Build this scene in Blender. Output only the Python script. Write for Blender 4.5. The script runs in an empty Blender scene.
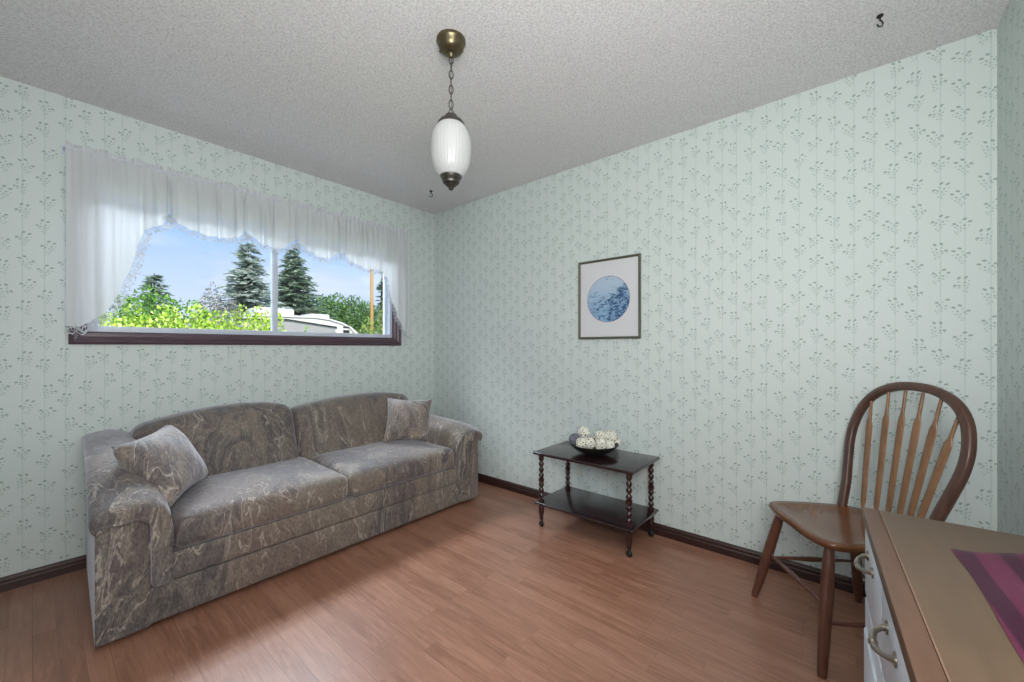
import bpy, bmesh, math, random
from mathutils import Vector, Matrix, Euler
random.seed(7)
PI=math.pi
scene=bpy.context.scene
COL=scene.collection
WM={}                      # root object -> world matrix (no depsgraph needed)

# ------------------------------------------------------------------ helpers
def link(o): COL.objects.link(o); return o
def thing(name,label,cat,loc=(0,0,0),rotz=0,group=None):
    o=bpy.data.objects.new(name,None); link(o)
    o.empty_display_size=.05
    o.location=loc; o.rotation_euler=(0,0,rotz)
    o['label']=label; o['category']=cat
    if group: o['group']=group
    WM[o]=Matrix.Translation(Vector(loc))@Matrix.Rotation(rotz,4,'Z')
    return o
def tag(o,label,cat,group=None,kind=None):
    o['label']=label; o['category']=cat
    if group: o['group']=group
    if kind: o['kind']=kind
    return o
def setmat(me,mats):
    if not isinstance(mats,(list,tuple)): mats=[mats]
    for m in mats: me.materials.append(m)
def obj(name,bm,mats,parent=None,smooth=True,origin=None,angle=40):
    """bm is in world coordinates; children get the root's inverse."""
    me=bpy.data.meshes.new(name)
    if parent is not None:
        inv=WM[parent].inverted(); bm.transform(inv)
    elif origin is not None:
        bm.transform(Matrix.Translation(-Vector(origin)))
    bmesh.ops.recalc_face_normals(bm,faces=bm.faces)
    for f in bm.faces: f.smooth=smooth
    bm.to_mesh(me); bm.free()
    setmat(me,mats)
    if smooth:
        try: me.set_sharp_from_angle(angle=math.radians(angle))
        except Exception: pass
    o=bpy.data.objects.new(name,me); link(o)
    if parent is not None:
        o.parent=parent; WM[o]=WM[parent].copy()
    elif origin is not None:
        o.location=origin; WM[o]=Matrix.Translation(Vector(origin))
    else: WM[o]=Matrix.Identity(4)
    return o
def pyobj(name,verts,faces,mats,parent=None,origin=None,smooth=False):
    me=bpy.data.meshes.new(name)
    off=Vector((0,0,0))
    if parent is not None:
        inv=WM[parent].inverted(); verts=[inv@Vector(v) for v in verts]
    elif origin is not None:
        off=Vector(origin); verts=[Vector(v)-off for v in verts]
    me.from_pydata([tuple(v) for v in verts],[],faces); me.update()
    if smooth:
        for p in me.polygons: p.use_smooth=True
    setmat(me,mats)
    o=bpy.data.objects.new(name,me); link(o)
    if parent is not None: o.parent=parent; WM[o]=WM[parent].copy()
    elif origin is not None: o.location=origin; WM[o]=Matrix.Translation(off)
    else: WM[o]=Matrix.Identity(4)
    return o
def struct(o): o['kind']='structure'; return o
def add_box(bm,x0,x1,y0,y1,z0,z1,bev=0,seg=2,M=None):
    r=bmesh.ops.create_cube(bm,size=1)
    vs=r['verts']
    T=Matrix.Translation(((x0+x1)/2,(y0+y1)/2,(z0+z1)/2))@Matrix.Diagonal((abs(x1-x0),abs(y1-y0),abs(z1-z0),1))
    bmesh.ops.transform(bm,matrix=T,verts=vs)
    if bev>0:
        es=list({e for v in vs for e in v.link_edges})
        g=bmesh.ops.bevel(bm,geom=es+vs,offset=bev,segments=seg,affect='EDGES',profile=.5)
        vs=list({v for f in g['faces'] for v in f.verts}|{v for v in vs if v.is_valid})
    if M is not None: bmesh.ops.transform(bm,matrix=M,verts=[v for v in vs if v.is_valid])
    return vs
def box(*a,**k): bm=bmesh.new(); add_box(bm,*a,**k); return bm
def frame_axes(d):
    d=d.normalized(); up=Vector((0,0,1)) if abs(d.z)<.95 else Vector((1,0,0))
    a=d.cross(up).normalized(); return a,d.cross(a).normalized()
def add_tube(bm,pts,rad,seg=10,closed=False,cap=True,sx=1,sy=1,fixed=None):
    pts=[Vector(p) for p in pts]; n=len(pts)
    rings=[]; pa=None
    for i,p in enumerate(pts):
        if closed: d=pts[(i+1)%n]-pts[i-1]
        else: d=pts[min(i+1,n-1)]-pts[max(i-1,0)]
        d.normalize()
        if fixed is not None: a=(fixed-d*fixed.dot(d)).normalized(); b=d.cross(a)
        elif pa is None: a,b=frame_axes(d)
        else:
            a=(pa-d*pa.dot(d)).normalized(); b=d.cross(a)
        pa=a
        r=rad[i] if isinstance(rad,(list,tuple)) else rad
        rr=r if isinstance(r,(list,tuple)) else (r*sx,r*sy)
        rings.append([bm.verts.new(p+a*math.cos(2*PI*k/seg)*rr[0]+b*math.sin(2*PI*k/seg)*rr[1]) for k in range(seg)])
    m=n if closed else n-1
    for i in range(m):
        A=rings[i];B=rings[(i+1)%n]
        for k in range(seg): bm.faces.new((A[k],A[(k+1)%seg],B[(k+1)%seg],B[k]))
    if cap and not closed:
        bm.faces.new(rings[0][::-1]); bm.faces.new(rings[-1])
    return bm
def add_lathe(bm,prof,c=(0,0,0),seg=32,rib=0,nr=0,axis=None):
    """prof list of (r,z); rotates about z through c"""
    M=axis if axis is not None else Matrix.Translation(c)
    rings=[]
    for (r,z) in prof:
        if r<1e-5: rings.append([bm.verts.new(M@Vector((0,0,z)))]); continue
        ring=[]
        for k in range(seg):
            t=2*PI*k/seg; q=r*(1+(rib*math.cos(nr*t) if nr else 0))
            ring.append(bm.verts.new(M@Vector((q*math.cos(t),q*math.sin(t),z))))
        rings.append(ring)
    for A,B in zip(rings,rings[1:]):
        if len(A)==1 and len(B)==1: continue
        for k in range(seg):
            k2=(k+1)%seg
            if len(A)==1: bm.faces.new((A[0],B[k2],B[k]))
            elif len(B)==1: bm.faces.new((A[k],A[k2],B[0]))
            else: bm.faces.new((A[k],A[k2],B[k2],B[k]))
    return bm
def loft(bm,rings,closed=True,cap=True):
    R=[[bm.verts.new(p) for p in r] for r in rings]
    n=len(R[0])
    for A,B in zip(R,R[1:]):
        for k in range(n if closed else n-1):
            k2=(k+1)%n; bm.faces.new((A[k],A[k2],B[k2],B[k]))
    if cap and closed:
        bm.faces.new(R[0][::-1]); bm.faces.new(R[-1])
    return bm
def rbox(x0,x1,y0,y1,z0,z1,r,n=(14,8,6),warp=None):
    """soft rounded box with a dense surface, then warped"""
    bm=bmesh.new()
    nx,ny,nz=n
    def face(o,u,v,nu,nv):
        g=[[bm.verts.new(o+u*(i/nu)+v*(j/nv)) for j in range(nv+1)] for i in range(nu+1)]
        for i in range(nu):
            for j in range(nv): bm.faces.new((g[i][j],g[i+1][j],g[i+1][j+1],g[i][j+1]))
    V=Vector; o=V((-1,-1,-1)); X=V((2,0,0));Y=V((0,2,0));Z=V((0,0,2))
    face(o,Y,X,ny,nx); face(o+Z,X,Y,nx,ny); face(o,X,Z,nx,nz); face(o+Y,Z,X,nz,nx); face(o,Z,Y,nz,ny); face(o+X,Y,Z,ny,nz)
    bmesh.ops.remove_doubles(bm,verts=bm.verts,dist=1e-5)
    h=V(((x1-x0)/2,(y1-y0)/2,(z1-z0)/2)); c=V(((x1+x0)/2,(y1+y0)/2,(z1+z0)/2))
    for v in bm.verts:
        # cluster the grid towards the edges so the rounding is dense
        s=V([math.copysign(abs(q)**.75,q) for q in v.co])
        p=V((s.x*h.x,s.y*h.y,s.z*h.z))
        inn=V([max(-(h[i]-r),min(h[i]-r,p[i])) for i in range(3)])
        d=p-inn
        if d.length>1e-9: d.normalize(); p=inn+d*r
        q=V((p.x/h.x,p.y/h.y,p.z/h.z))
        w=c+p
        if warp: w=warp(w,q)
        v.co=w
    return bm

# ------------------------------------------------------------------ node helpers
def srgb(r,g,b):
    f=lambda c:(c/255/12.92 if c/255<=.04045 else ((c/255+.055)/1.055)**2.4)
    return (f(r),f(g),f(b),1)
class NT:
    def __init__(s,name):
        s.m=bpy.data.materials.new(name); s.m.use_nodes=True
        s.t=s.m.node_tree; s.t.nodes.clear(); s.out=s.n('ShaderNodeOutputMaterial')
    def n(s,typ,ins=None,**kw):
        nd=s.t.nodes.new(typ)
        for k,v in kw.items(): setattr(nd,k,v)
        if ins:
            for k,v in ins.items():
                if isinstance(v,bpy.types.NodeSocket): s.t.links.new(v,nd.inputs[k])
                else: nd.inputs[k].default_value=v
        return nd
    def math(s,op,a,b=None,c=None,clamp=False):
        ins={0:a}
        if b is not None: ins[1]=b
        if c is not None: ins[2]=c
        nd=s.n('ShaderNodeMath',ins,operation=op); nd.use_clamp=clamp; return nd.outputs[0]
    def mix(s,f,a,b,bt='MIX'):
        nd=s.t.nodes.new('ShaderNodeMix'); nd.data_type='RGBA'; nd.blend_type=bt
        for k,v in ((0,f),(6,a),(7,b)):
            if isinstance(v,bpy.types.NodeSocket): s.t.links.new(v,nd.inputs[k])
            else: nd.inputs[k].default_value=v
        return nd.outputs[2]
    def ramp(s,f,stops,interp='LINEAR'):
        nd=s.n('ShaderNodeValToRGB',{0:f}); r=nd.color_ramp; r.interpolation=interp
        while len(r.elements)<len(stops): r.elements.new(.5)
        for e,(p,c) in zip(r.elements,stops): e.position=p; e.color=c if len(c)==4 else (*c,1)
        return nd.outputs[0]
    def noise(s,vec,scale,detail=3,rough=.5,dist=0):
        return s.n('ShaderNodeTexNoise',{'Vector':vec,'Scale':scale,'Detail':detail,'Roughness':rough,'Distortion':dist})
    def smooth(s,v,a,b,o0=0.,o1=1.):
        return s.n('ShaderNodeMapRange',{0:v,1:a,2:b,3:o0,4:o1},interpolation_type='SMOOTHSTEP').outputs[0]
    def bump(s,h,strength=.3,dist=.01):
        return s.n('ShaderNodeBump',{'Height':h,'Strength':strength,'Distance':dist}).outputs[0]
    def bsdf(s,col,rough=.5,metal=0,normal=None,spec=.5,coat=0,**kw):
        ins={'Base Color':col,'Roughness':rough,'Metallic':metal,'Specular IOR Level':spec,'Coat Weight':coat}
        ins.update(kw)
        if normal is not None: ins['Normal']=normal
        b=s.n('ShaderNodeBsdfPrincipled',ins)
        s.t.links.new(b.outputs[0],s.out.inputs[0]); return b
    def surf(s,sock): s.t.links.new(sock,s.out.inputs[0])
def coords(nt,kind='Object'): return nt.n('ShaderNodeTexCoord').outputs[kind]
def mapping(nt,v,loc=(0,0,0),rot=(0,0,0),scale=(1,1,1),vt='POINT'):
    return nt.n('ShaderNodeMapping',{'Vector':v,'Location':loc,'Rotation':rot,'Scale':scale},vector_type=vt).outputs[0]
def simple(name,col,rough=.5,metal=0,var=.06,scale=30,bump=.0,**kw):
    nt=NT(name); co=coords(nt)
    n=nt.noise(co,scale,4).outputs[0]
    c2=tuple(max(0,c*(1-var*2)) for c in col[:3])+(1,)
    c=nt.mix(n,c2,tuple(min(1,c*(1+var)) for c in col[:3])+(1,))
    nm=nt.bump(n,bump,.005) if bump else None
    nt.bsdf(c,rough,metal,nm,**kw); return nt.m

# ------------------------------------------------------------------ materials
def mat_wallpaper():
    nt=NT('wallpaper_sprigs'); uv=coords(nt,'UV')
    wob=nt.n('ShaderNodeSeparateXYZ',{0:uv})
    # faint vertical stripes every 7 cm
    fx=nt.math('FRACT',nt.math('DIVIDE',wob.outputs[0],.0705))
    d=nt.math('ABSOLUTE',nt.math('SUBTRACT',fx,.5))
    line=nt.smooth(d,.455,.49)
    brk=nt.smooth(nt.noise(mapping(nt,uv,scale=(30,9,1)),1,2).outputs[0],.35,.6)
    line=nt.math('MULTIPLY',line,nt.math('MULTIPLY_ADD',brk,.35,.5))
    # staggered cells
    CW,CH=.0705,.118
    u=nt.math('DIVIDE',nt.math('ADD',wob.outputs[0],.028),CW)
    cu=nt.math('FLOOR',u)
    par=nt.math('FRACT',nt.math('MULTIPLY',cu,.5))          # 0 or .5
    rnd0=nt.n('ShaderNodeTexWhiteNoise',{'Vector':nt.n('ShaderNodeCombineXYZ',{0:cu}).outputs[0]},noise_dimensions='2D').outputs[0]
    v=nt.math('ADD',nt.math('DIVIDE',wob.outputs[1],CH),nt.math('ADD',par,nt.math('MULTIPLY',rnd0,.3)))
    cv=nt.math('FLOOR',v)
    cell=nt.n('ShaderNodeCombineXYZ',{0:cu,1:cv}).outputs[0]
    wn=nt.n('ShaderNodeTexWhiteNoise',{'Vector':cell},noise_dimensions='2D')
    rs=nt.n('ShaderNodeSeparateColor',{0:wn.outputs['Color']})
    lx=nt.math('MULTIPLY',nt.math('SUBTRACT',nt.math('FRACT',u),.5),CW)
    ly=nt.math('MULTIPLY',nt.math('SUBTRACT',nt.math('FRACT',v),.5),CH)
    flip=nt.math('SIGN',nt.math('SUBTRACT',rs.outputs[0],.5))
    lx=nt.math('MULTIPLY',lx,flip)
    lx=nt.math('ADD',lx,nt.math('MULTIPLY_ADD',rs.outputs[2],.020,-.010)); ly=nt.math('ADD',ly,nt.math('MULTIPLY_ADD',rs.outputs[1],.022,-.011))
    p=nt.n('ShaderNodeCombineXYZ',{0:lx,1:ly}).outputs[0]
    ang=nt.math('MULTIPLY',nt.math('SUBTRACT',nt.math('FRACT',nt.math('MULTIPLY',rs.outputs[2],7.3)),.5),1.0)
    p=nt.n('ShaderNodeVectorRotate',{'Vector':p,'Axis':(0,0,1),'Angle':ang}).outputs[0]
    def ell(x,y,rx,ry,rot=0):
        q=mapping(nt,p,loc=(x,y,0),rot=(0,0,rot),scale=(rx,ry,1),vt='TEXTURE')
        return nt.n('ShaderNodeVectorMath',{0:q},operation='LENGTH').outputs['Value']
    def union(L):
        a=L[0]
        for b in L[1:]: a=nt.math('MINIMUM',a,b)
        return a
    buds=union([ell(.004,.041,.0072,.0046,.5),ell(-.020,.018,.0066,.0040,-.3),ell(.022,.033,.0074,.0043,.35),
                ell(.010,.016,.0042,.003,.9),ell(-.009,.012,.004,.003,-.8)])
    leaf=union([ell(-.014,.004,.0042,.0024,-.6),ell(.015,.003,.0042,.0024,.6),ell(-.005,.026,.0035,.0024,1.2),
                ell(.007,-.008,.0036,.0022,.8),ell(-.009,-.014,.004,.0022,-.9),ell(-.024,.012,.003,.002,.3),ell(.024,.016,.003,.002,.3),
                ell(.003,.004,.003,.003,0),ell(-.002,-.022,.003,.002,1)])
    stem=union([ell(-.001,.009,.0009,.028,0),ell(-.009,.004,.0008,.024,.42),ell(.010,.008,.0008,.026,-.42),ell(.003,-.020,.0008,.010,.25)])
    b1=nt.smooth(buds,.7,1.2,1,0); b2=nt.smooth(leaf,.7,1.3,1,0); b3=nt.smooth(stem,.7,1.6,1,0)
    tone=nt.noise(mapping(nt,uv,scale=(1,1,1)),1.3,3).outputs[0]
    base=nt.mix(tone,srgb(205,216,214),srgb(212,221,219))
    c=nt.mix(nt.math('MULTIPLY',line,.42),base,srgb(150,178,172))
    c=nt.mix(nt.math('MULTIPLY',b3,.24),c,srgb(130,158,152))
    c=nt.mix(nt.math('MULTIPLY',b2,.6),c,srgb(128,155,148))
    c=nt.mix(nt.math('MULTIPLY',b1,.72),c,srgb(118,146,140))
    nm=nt.bump(nt.noise(uv,260,2).outputs[0],.12,.002)
    nt.bsdf(c,.55,normal=nm,spec=.35)
    return nt.m
def mat_ceiling():
    nt=NT('popcorn_ceiling'); co=coords(nt)
    a=nt.noise(co,120,4,.65).outputs[0]
    v=nt.n('ShaderNodeTexVoronoi',{'Vector':co,'Scale':95}).outputs['Distance']
    h=nt.math('ADD',nt.smooth(a,.35,.75),nt.math('MULTIPLY',v,-.6))
    c=nt.mix(nt.smooth(a,.3,.62),srgb(204,203,205),srgb(238,237,239))
    fl=nt.smooth(nt.noise(co,45,1).outputs[0],.76,.8)
    c=nt.mix(nt.math('MULTIPLY',fl,.35),c,srgb(150,150,150))
    nt.bsdf(c,.85,normal=nt.bump(h,.4,.006),spec=.2); return nt.m
def mat_floor():
    nt=NT('laminate_floor'); co=coords(nt)
    xy=nt.n('ShaderNodeSeparateXYZ',{0:co})
    sw=nt.n('ShaderNodeCombineXYZ',{0:xy.outputs[1],1:xy.outputs[0],2:0.}).outputs[0]
    def brick(w,h,ms,off):
        return nt.n('ShaderNodeTexBrick',{'Vector':sw,'Color1':(0,0,0,1),'Color2':(1,1,1,1),'Mortar':(.5,.5,.5,1),'Scale':1,'Mortar Size':ms,'Mortar Smooth':.3,'Bias':0,'Brick Width':w,'Row Height':h},offset=off,offset_frequency=3)
    b=brick(.42,.064,.0008,.37); b2=brick(1.22,.192,.0012,.4)
    id_=nt.n('ShaderNodeSeparateColor',{0:b.outputs[0]}).outputs[0]
    gr=mapping(nt,sw,scale=(2.2,26,1))
    gshift=nt.n('ShaderNodeVectorMath',{0:gr,1:nt.n('ShaderNodeCombineXYZ',{0:nt.math('MULTIPLY',id_,37.),1:nt.math('MULTIPLY',id_,11.)}).outputs[0]},operation='ADD').outputs[0]
    g=nt.noise(gshift,1.6,6,.6,1.2).outputs[0]
    g2=nt.noise(mapping(nt,gshift,scale=(3,5,1)),2,4,.6).outputs[0]
    c=nt.ramp(g,[(.25,srgb(118,78,60)),(.5,srgb(146,101,80)),(.75,srgb(170,124,102))])
    c=nt.mix(nt.math('MULTIPLY',id_,.42),c,srgb(184,138,116))
    c=nt.mix(nt.math('MULTIPLY',nt.smooth(g2,.52,.66),.28),c,srgb(104,62,44))
    c=nt.mix(nt.math('MULTIPLY',b.outputs['Fac'],.35),c,srgb(95,58,42))
    c=nt.mix(nt.math('MULTIPLY',b2.outputs['Fac'],.38),c,srgb(70,44,34))
    r=nt.math('MULTIPLY_ADD',g,.10,.27)
    nt.bsdf(c,r,normal=nt.bump(g2,.05,.002),spec=.62); return nt.m
def mat_wood(name,cd,cl,rough=.35,scale=(4,40,40),spec=.5,coat=0):
    nt=NT(name); co=coords(nt)
    g=nt.noise(mapping(nt,co,scale=scale),1.5,5,.6,1.4).outputs[0]
    c=nt.ramp(g,[(.25,cd),(.75,cl)])
    nt.bsdf(c,rough,normal=nt.bump(g,.025,.001),spec=spec,coat=coat,**({'Coat Roughness':.15} if coat else {})); return nt.m
def mat_sofa(name,seed,light=1.0):
    nt=NT(name); co=coords(nt)
    v=mapping(nt,co,loc=(seed*3.1,seed*1.7,seed),rot=(.3,.5,.2),scale=(1.35,1.1,.5))
    w=nt.noise(v,2.6,3,.55,.6)
    wv=nt.n('ShaderNodeVectorMath',{0:w.outputs['Color'],'Scale':1.1},operation='SCALE').outputs[0]
    vv=nt.n('ShaderNodeVectorMath',{0:v,1:wv},operation='ADD').outputs[0]
    sw=nt.noise(vv,2.2,4,.58,.8).outputs[0]
    light*=.97; k=lambda r,g,b: srgb(r*light,g*light,b*light*1.02)
    c=nt.ramp(sw,[(.28,k(84,81,81)),(.40,k(122,116,111)),(.47,k(98,94,95)),(.54,k(136,127,118)),(.62,k(108,99,99)),(.75,k(128,123,120))])
    big=nt.noise(vv,1.6,2).outputs[0]
    c=nt.mix(nt.math('MULTIPLY',nt.smooth(big,.50,.56),.6),c,k(150,139,124))
    pk=nt.noise(v,2.1,2).outputs[0]
    c=nt.mix(nt.math('MULTIPLY',nt.smooth(pk,.56,.66),.35),c,k(116,92,88))
    # pale marbled veins
    r1=nt.math('ABSOLUTE',nt.math('SUBTRACT',nt.noise(vv,2.0,4,.55,1.0).outputs[0],.5))
    ve=nt.smooth(r1,.003,.015,1,0)
    r2=nt.math('ABSOLUTE',nt.math('SUBTRACT',nt.noise(vv,4.2,4,.6,1.0).outputs[0],.52))
    ve2=nt.smooth(r2,.004,.030,1,0)
    c=nt.mix(nt.math('MULTIPLY',ve,.62),c,k(196,188,174))
    c=nt.mix(nt.math('MULTIPLY',ve2,.26),c,k(176,168,152))
    fine=nt.noise(mapping(nt,co,scale=(150,150,60)),1,3,.7).outputs[0]
    c=nt.mix(.5,c,nt.mix(nt.smooth(fine,.3,.7),k(52,50,50),k(206,198,188)),'OVERLAY')
    weave=nt.noise(co,420,2).outputs[0]
    nt.bsdf(c,.62,normal=nt.bump(nt.math('ADD',weave,nt.math('MULTIPLY',sw,1.5)),.22,.004),spec=.35,**{'Sheen Weight':.6,'Sheen Roughness':.4,'Sheen Tint':(.85,.87,1,1)})
    return nt.m
def mat_cloth_sheer(name,col,trans=.08):
    nt=NT(name); co=coords(nt)
    n=nt.noise(mapping(nt,co,scale=(500,500,500)),1,2).outputs[0]
    c=nt.mix(n,tuple(q*.94 for q in col[:3])+(1,),col)
    d=nt.n('ShaderNodeBsdfDiffuse',{'Color':c}).outputs[0]
    t=nt.n('ShaderNodeBsdfTranslucent',{'Color':c}).outputs[0]
    a=nt.n('ShaderNodeMixShader',{0:.26,1:d,2:t}).outputs[0]
    tr=nt.n('ShaderNodeBsdfTransparent').outputs[0]
    nt.surf(nt.n('ShaderNodeMixShader',{0:trans,1:a,2:tr}).outputs[0]); return nt.m
def mat_lace():
    nt=NT('white_lace'); uv=coords(nt,'UV')
    vo=nt.n('ShaderNodeTexVoronoi',{'Vector':uv,'Scale':85.},feature='DISTANCE_TO_EDGE').outputs['Distance']
    solid=nt.smooth(vo,.07,.12,1,0)
    rose=nt.n('ShaderNodeTexVoronoi',{'Vector':uv,'Scale':26.}).outputs['Distance']
    solid=nt.math('MAXIMUM',solid,nt.smooth(rose,.16,.22,1,0))
    xy=nt.n('ShaderNodeSeparateXYZ',{0:uv})
    edge=nt.math('MAXIMUM',nt.smooth(xy.outputs[1],.004,.006,1,0),nt.smooth(xy.outputs[2],.9,.91))
    c=srgb(200,204,212)
    d=nt.n('ShaderNodeBsdfDiffuse',{'Color':c}).outputs[0]; t=nt.n('ShaderNodeBsdfTranslucent',{'Color':c}).outputs[0]
    a=nt.n('ShaderNodeMixShader',{0:.18,1:d,2:t}).outputs[0]
    tr=nt.n('ShaderNodeBsdfTransparent').outputs[0]
    nt.surf(nt.n('ShaderNodeMixShader',{0:nt.math('MAXIMUM',solid,nt.smooth(xy.outputs[1],.003,.005,1,0)),1:tr,2:a}).outputs[0]); return nt.m
def mat_glass():
    nt=NT('window_glass'); 
    fr=nt.n('ShaderNodeFresnel',{'IOR':1.45}).outputs[0]
    n=nt.noise(coords(nt),2).outputs[0]
    g=nt.n('ShaderNodeBsdfGlossy',{'Color':(.9,.95,1,1),'Roughness':.02}).outputs[0]
    t=nt.n('ShaderNodeBsdfTransparent',{'Color':(.97,.98,.98,1)}).outputs[0]
    nt.surf(nt.n('ShaderNodeMixShader',{0:nt.math('MULTIPLY',fr,nt.math('MULTIPLY_ADD',n,.1,.6)),1:t,2:g}).outputs[0]); return nt.m
def mat_leaf(name,c1,c2,c3,sub=.35):
    nt=NT(name); co=coords(nt)
    gi=nt.n('ShaderNodeNewGeometry').outputs['Random Per Island']
    n=nt.noise(co,2.2,3).outputs[0]
    f=nt.math('ADD',nt.math('MULTIPLY',gi,.6),nt.math('MULTIPLY',n,.4))
    c=nt.ramp(f,[(.15,c1),(.5,c2),(.85,c3)])
    d=nt.n('ShaderNodeBsdfPrincipled',{'Base Color':c,'Roughness':.5}).outputs[0]
    t=nt.n('ShaderNodeBsdfTranslucent',{'Color':c}).outputs[0]
    nt.surf(nt.n('ShaderNodeMixShader',{0:sub,1:d,2:t}).outputs[0]); return nt.m
def mat_globe():
    nt=NT('ribbed_opal_glass'); co=coords(nt)
    lw=nt.n('ShaderNodeLayerWeight',{'Blend':.35}).outputs['Facing']
    g=nt.n('ShaderNodeSeparateXYZ',{0:co})
    e=nt.mix(lw,srgb(215,216,216),srgb(250,250,250))
    b=nt.bsdf(srgb(176,178,178),.25,**{'Emission Color':e,'Emission Strength':.10}); return nt.m
def mat_wicker(name,c1,c2):
    nt=NT(name); co=coords(nt)
    v=nt.n('ShaderNodeTexVoronoi',{'Vector':co,'Scale':70.},feature='DISTANCE_TO_EDGE').outputs['Distance']
    n=nt.noise(co,90,3,.6,2).outputs[0]
    f=nt.smooth(nt.math('MULTIPLY',v,nt.math('ADD',n,.5)),.14,.30,0,1)
    c=nt.mix(nt.math('MULTIPLY',f,.9),c1,c2)
    nt.bsdf(c,.8,normal=nt.bump(f,-.6,.006)); return nt.m
def mat_print():
    nt=NT('blue_landscape_print'); co=coords(nt)
    m=mapping(nt,co,scale=(1,1,1))
    xy=nt.n('ShaderNodeSeparateXYZ',{0:m}); y=xy.outputs[1]; z=xy.outputs[2]
    n1=nt.noise(mapping(nt,co,scale=(1,14,26)),1,4,.6,.8).outputs[0]
    n2=nt.noise(mapping(nt,co,scale=(1,38,60)),1,4,.65,1.).outputs[0]
    sky=nt.mix(nt.smooth(z,-.12,.14),srgb(140,176,208),srgb(176,196,216))
    # hill rising to the right (towards -y), foreground bank at the bottom
    hill=nt.math('SUBTRACT',nt.math('MULTIPLY_ADD',y,-.85,-.005),z)
    hm=nt.math('MULTIPLY',nt.smooth(hill,-.012,.012),nt.smooth(y,.02,-.02))
    dm=nt.smooth(nt.math('ADD',n2,nt.math('MULTIPLY',hm,.05)),.51,.58)
    band=nt.smooth(nt.math('ABSOLUTE',nt.math('ADD',z,nt.math('MULTIPLY_ADD',y,.5,.02))),.03,.075,1,0)
    path=nt.smooth(nt.math('ABSOLUTE',nt.math('SUBTRACT',nt.math('MULTIPLY',nt.math('SINE',nt.math('MULTIPLY',y,45.)),.03),nt.math('ADD',z,.045))),.006,.014,1,0)
    c=nt.mix(nt.math('MULTIPLY',hm,.45),sky,srgb(108,146,184))
    c=nt.mix(nt.math('MULTIPLY',dm,nt.math('MAXIMUM',hm,nt.math('MAXIMUM',band,nt.smooth(z,-.09,-.12)))),c,srgb(44,78,118))
    c=nt.mix(nt.math('MULTIPLY',path,.0),c,srgb(56,92,134))
    c=nt.mix(nt.math('MULTIPLY',nt.smooth(n1,.58,.62),.4),c,srgb(70,108,150))
    nt.bsdf(c,.35); return nt.m
def mat_runner():
    nt=NT('burgundy_runner'); uv=coords(nt,'UV')
    x=nt.n('ShaderNodeSeparateXYZ',{0:uv}).outputs[1]
    st=nt.math('FRACT',nt.math('DIVIDE',nt.math('ADD',x,.0),.062))
    f=nt.math('MULTIPLY',nt.smooth(st,.02,.08),nt.smooth(st,.42,.5,1,0))
    n=nt.noise(mapping(nt,uv,scale=(8,260,1)),1,3).outputs[0]
    c=nt.mix(f,nt.mix(n,srgb(90,28,60),srgb(106,40,72)),nt.mix(n,srgb(56,13,41),srgb(66,18,48)))
    nt.bsdf(c,.42,normal=nt.bump(n,.25,.002),spec=.25); return nt.m

WALLP=mat_wallpaper(); CEIL=mat_ceiling(); FLOOR=mat_floor()
BASEB=mat_wood('dark_baseboard',srgb(38,22,20),srgb(66,38,34),.4)
CASING=mat_wood('dark_window_casing',srgb(66,50,60),srgb(96,76,88),.35)
VINYL=simple('white_vinyl',srgb(206,214,228),.35,var=.02)
GLASS=mat_glass()
SOFA=mat_sofa('marbled_upholstery',1.0); SOFA2=mat_sofa('marbled_pillow_fabric',2.3,1.08)
BLACK=simple('black_plastic',srgb(22,20,20),.5)
CURT=mat_cloth_sheer('sheer_curtain_fabric',srgb(228,231,235)); LACE=mat_lace()
TABLEW=mat_wood('mahogany_table',srgb(30,19,22),srgb(48,30,34),.22,(30,4,30),.55,.3)
TURNED=mat_wood('turned_mahogany',srgb(36,16,17),srgb(66,32,30),.25,(30,30,6),.5,.3)
CHAIRW=mat_wood('oak_seat',srgb(88,54,34),srgb(122,78,48),.2,(3,22,3),.4,.25)
CHAIRD=mat_wood('brown_bow_wood',srgb(66,44,36),srgb(98,68,56),.32,(20,20,5))
SPIN=mat_wood('spindle_wood',srgb(110,78,52),srgb(150,112,80),.3,(30,30,5))
LEGW=mat_wood('chair_leg_wood',srgb(78,46,36),srgb(112,70,54),.28,(30,30,5),.5,.3)
BRASS=simple('antique_brass',srgb(116,106,82),.32,.9,.25,60)
PEWTER=simple('dark_pewter',srgb(92,90,86),.38,.85,.2,60)
CHAINM=simple('chain_metal',srgb(84,80,70),.35,.9)
GLOBE=mat_globe()
FRAMEM=simple('pewter_frame',srgb(120,120,108),.32,.7,.15,80)
MATB=simple('mat_board',srgb(212,214,218),.7,var=.015); PRINT=mat_print()
BOWLM=simple('dark_bronze_bowl',srgb(52,56,50),.35,.5,.25,40)
WICK=mat_wicker('white_wicker',srgb(240,238,226),srgb(96,92,76)); WICKG=mat_wicker('grey_wicker',srgb(120,124,134),srgb(60,62,70))
DESKT=mat_wood('tan_desk_top',srgb(94,76,60),srgb(107,87,69),.42,(3,14,3),.3)
DESKE=mat_wood('brown_edge_trim',srgb(92,68,55),srgb(106,79,64),.4,(3,20,3),.3)
SEAM=simple('seam_line',srgb(126,98,80),.5)
WHITEP=simple('white_cabinet_paint',srgb(214,222,232),.4,var=.02)
NICKEL=simple('brushed_nickel',srgb(150,142,130),.28,.9)
PLATE=simple('outlet_plastic',srgb(206,214,208),.4,var=.02)
RUNNER=mat_runner()

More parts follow.
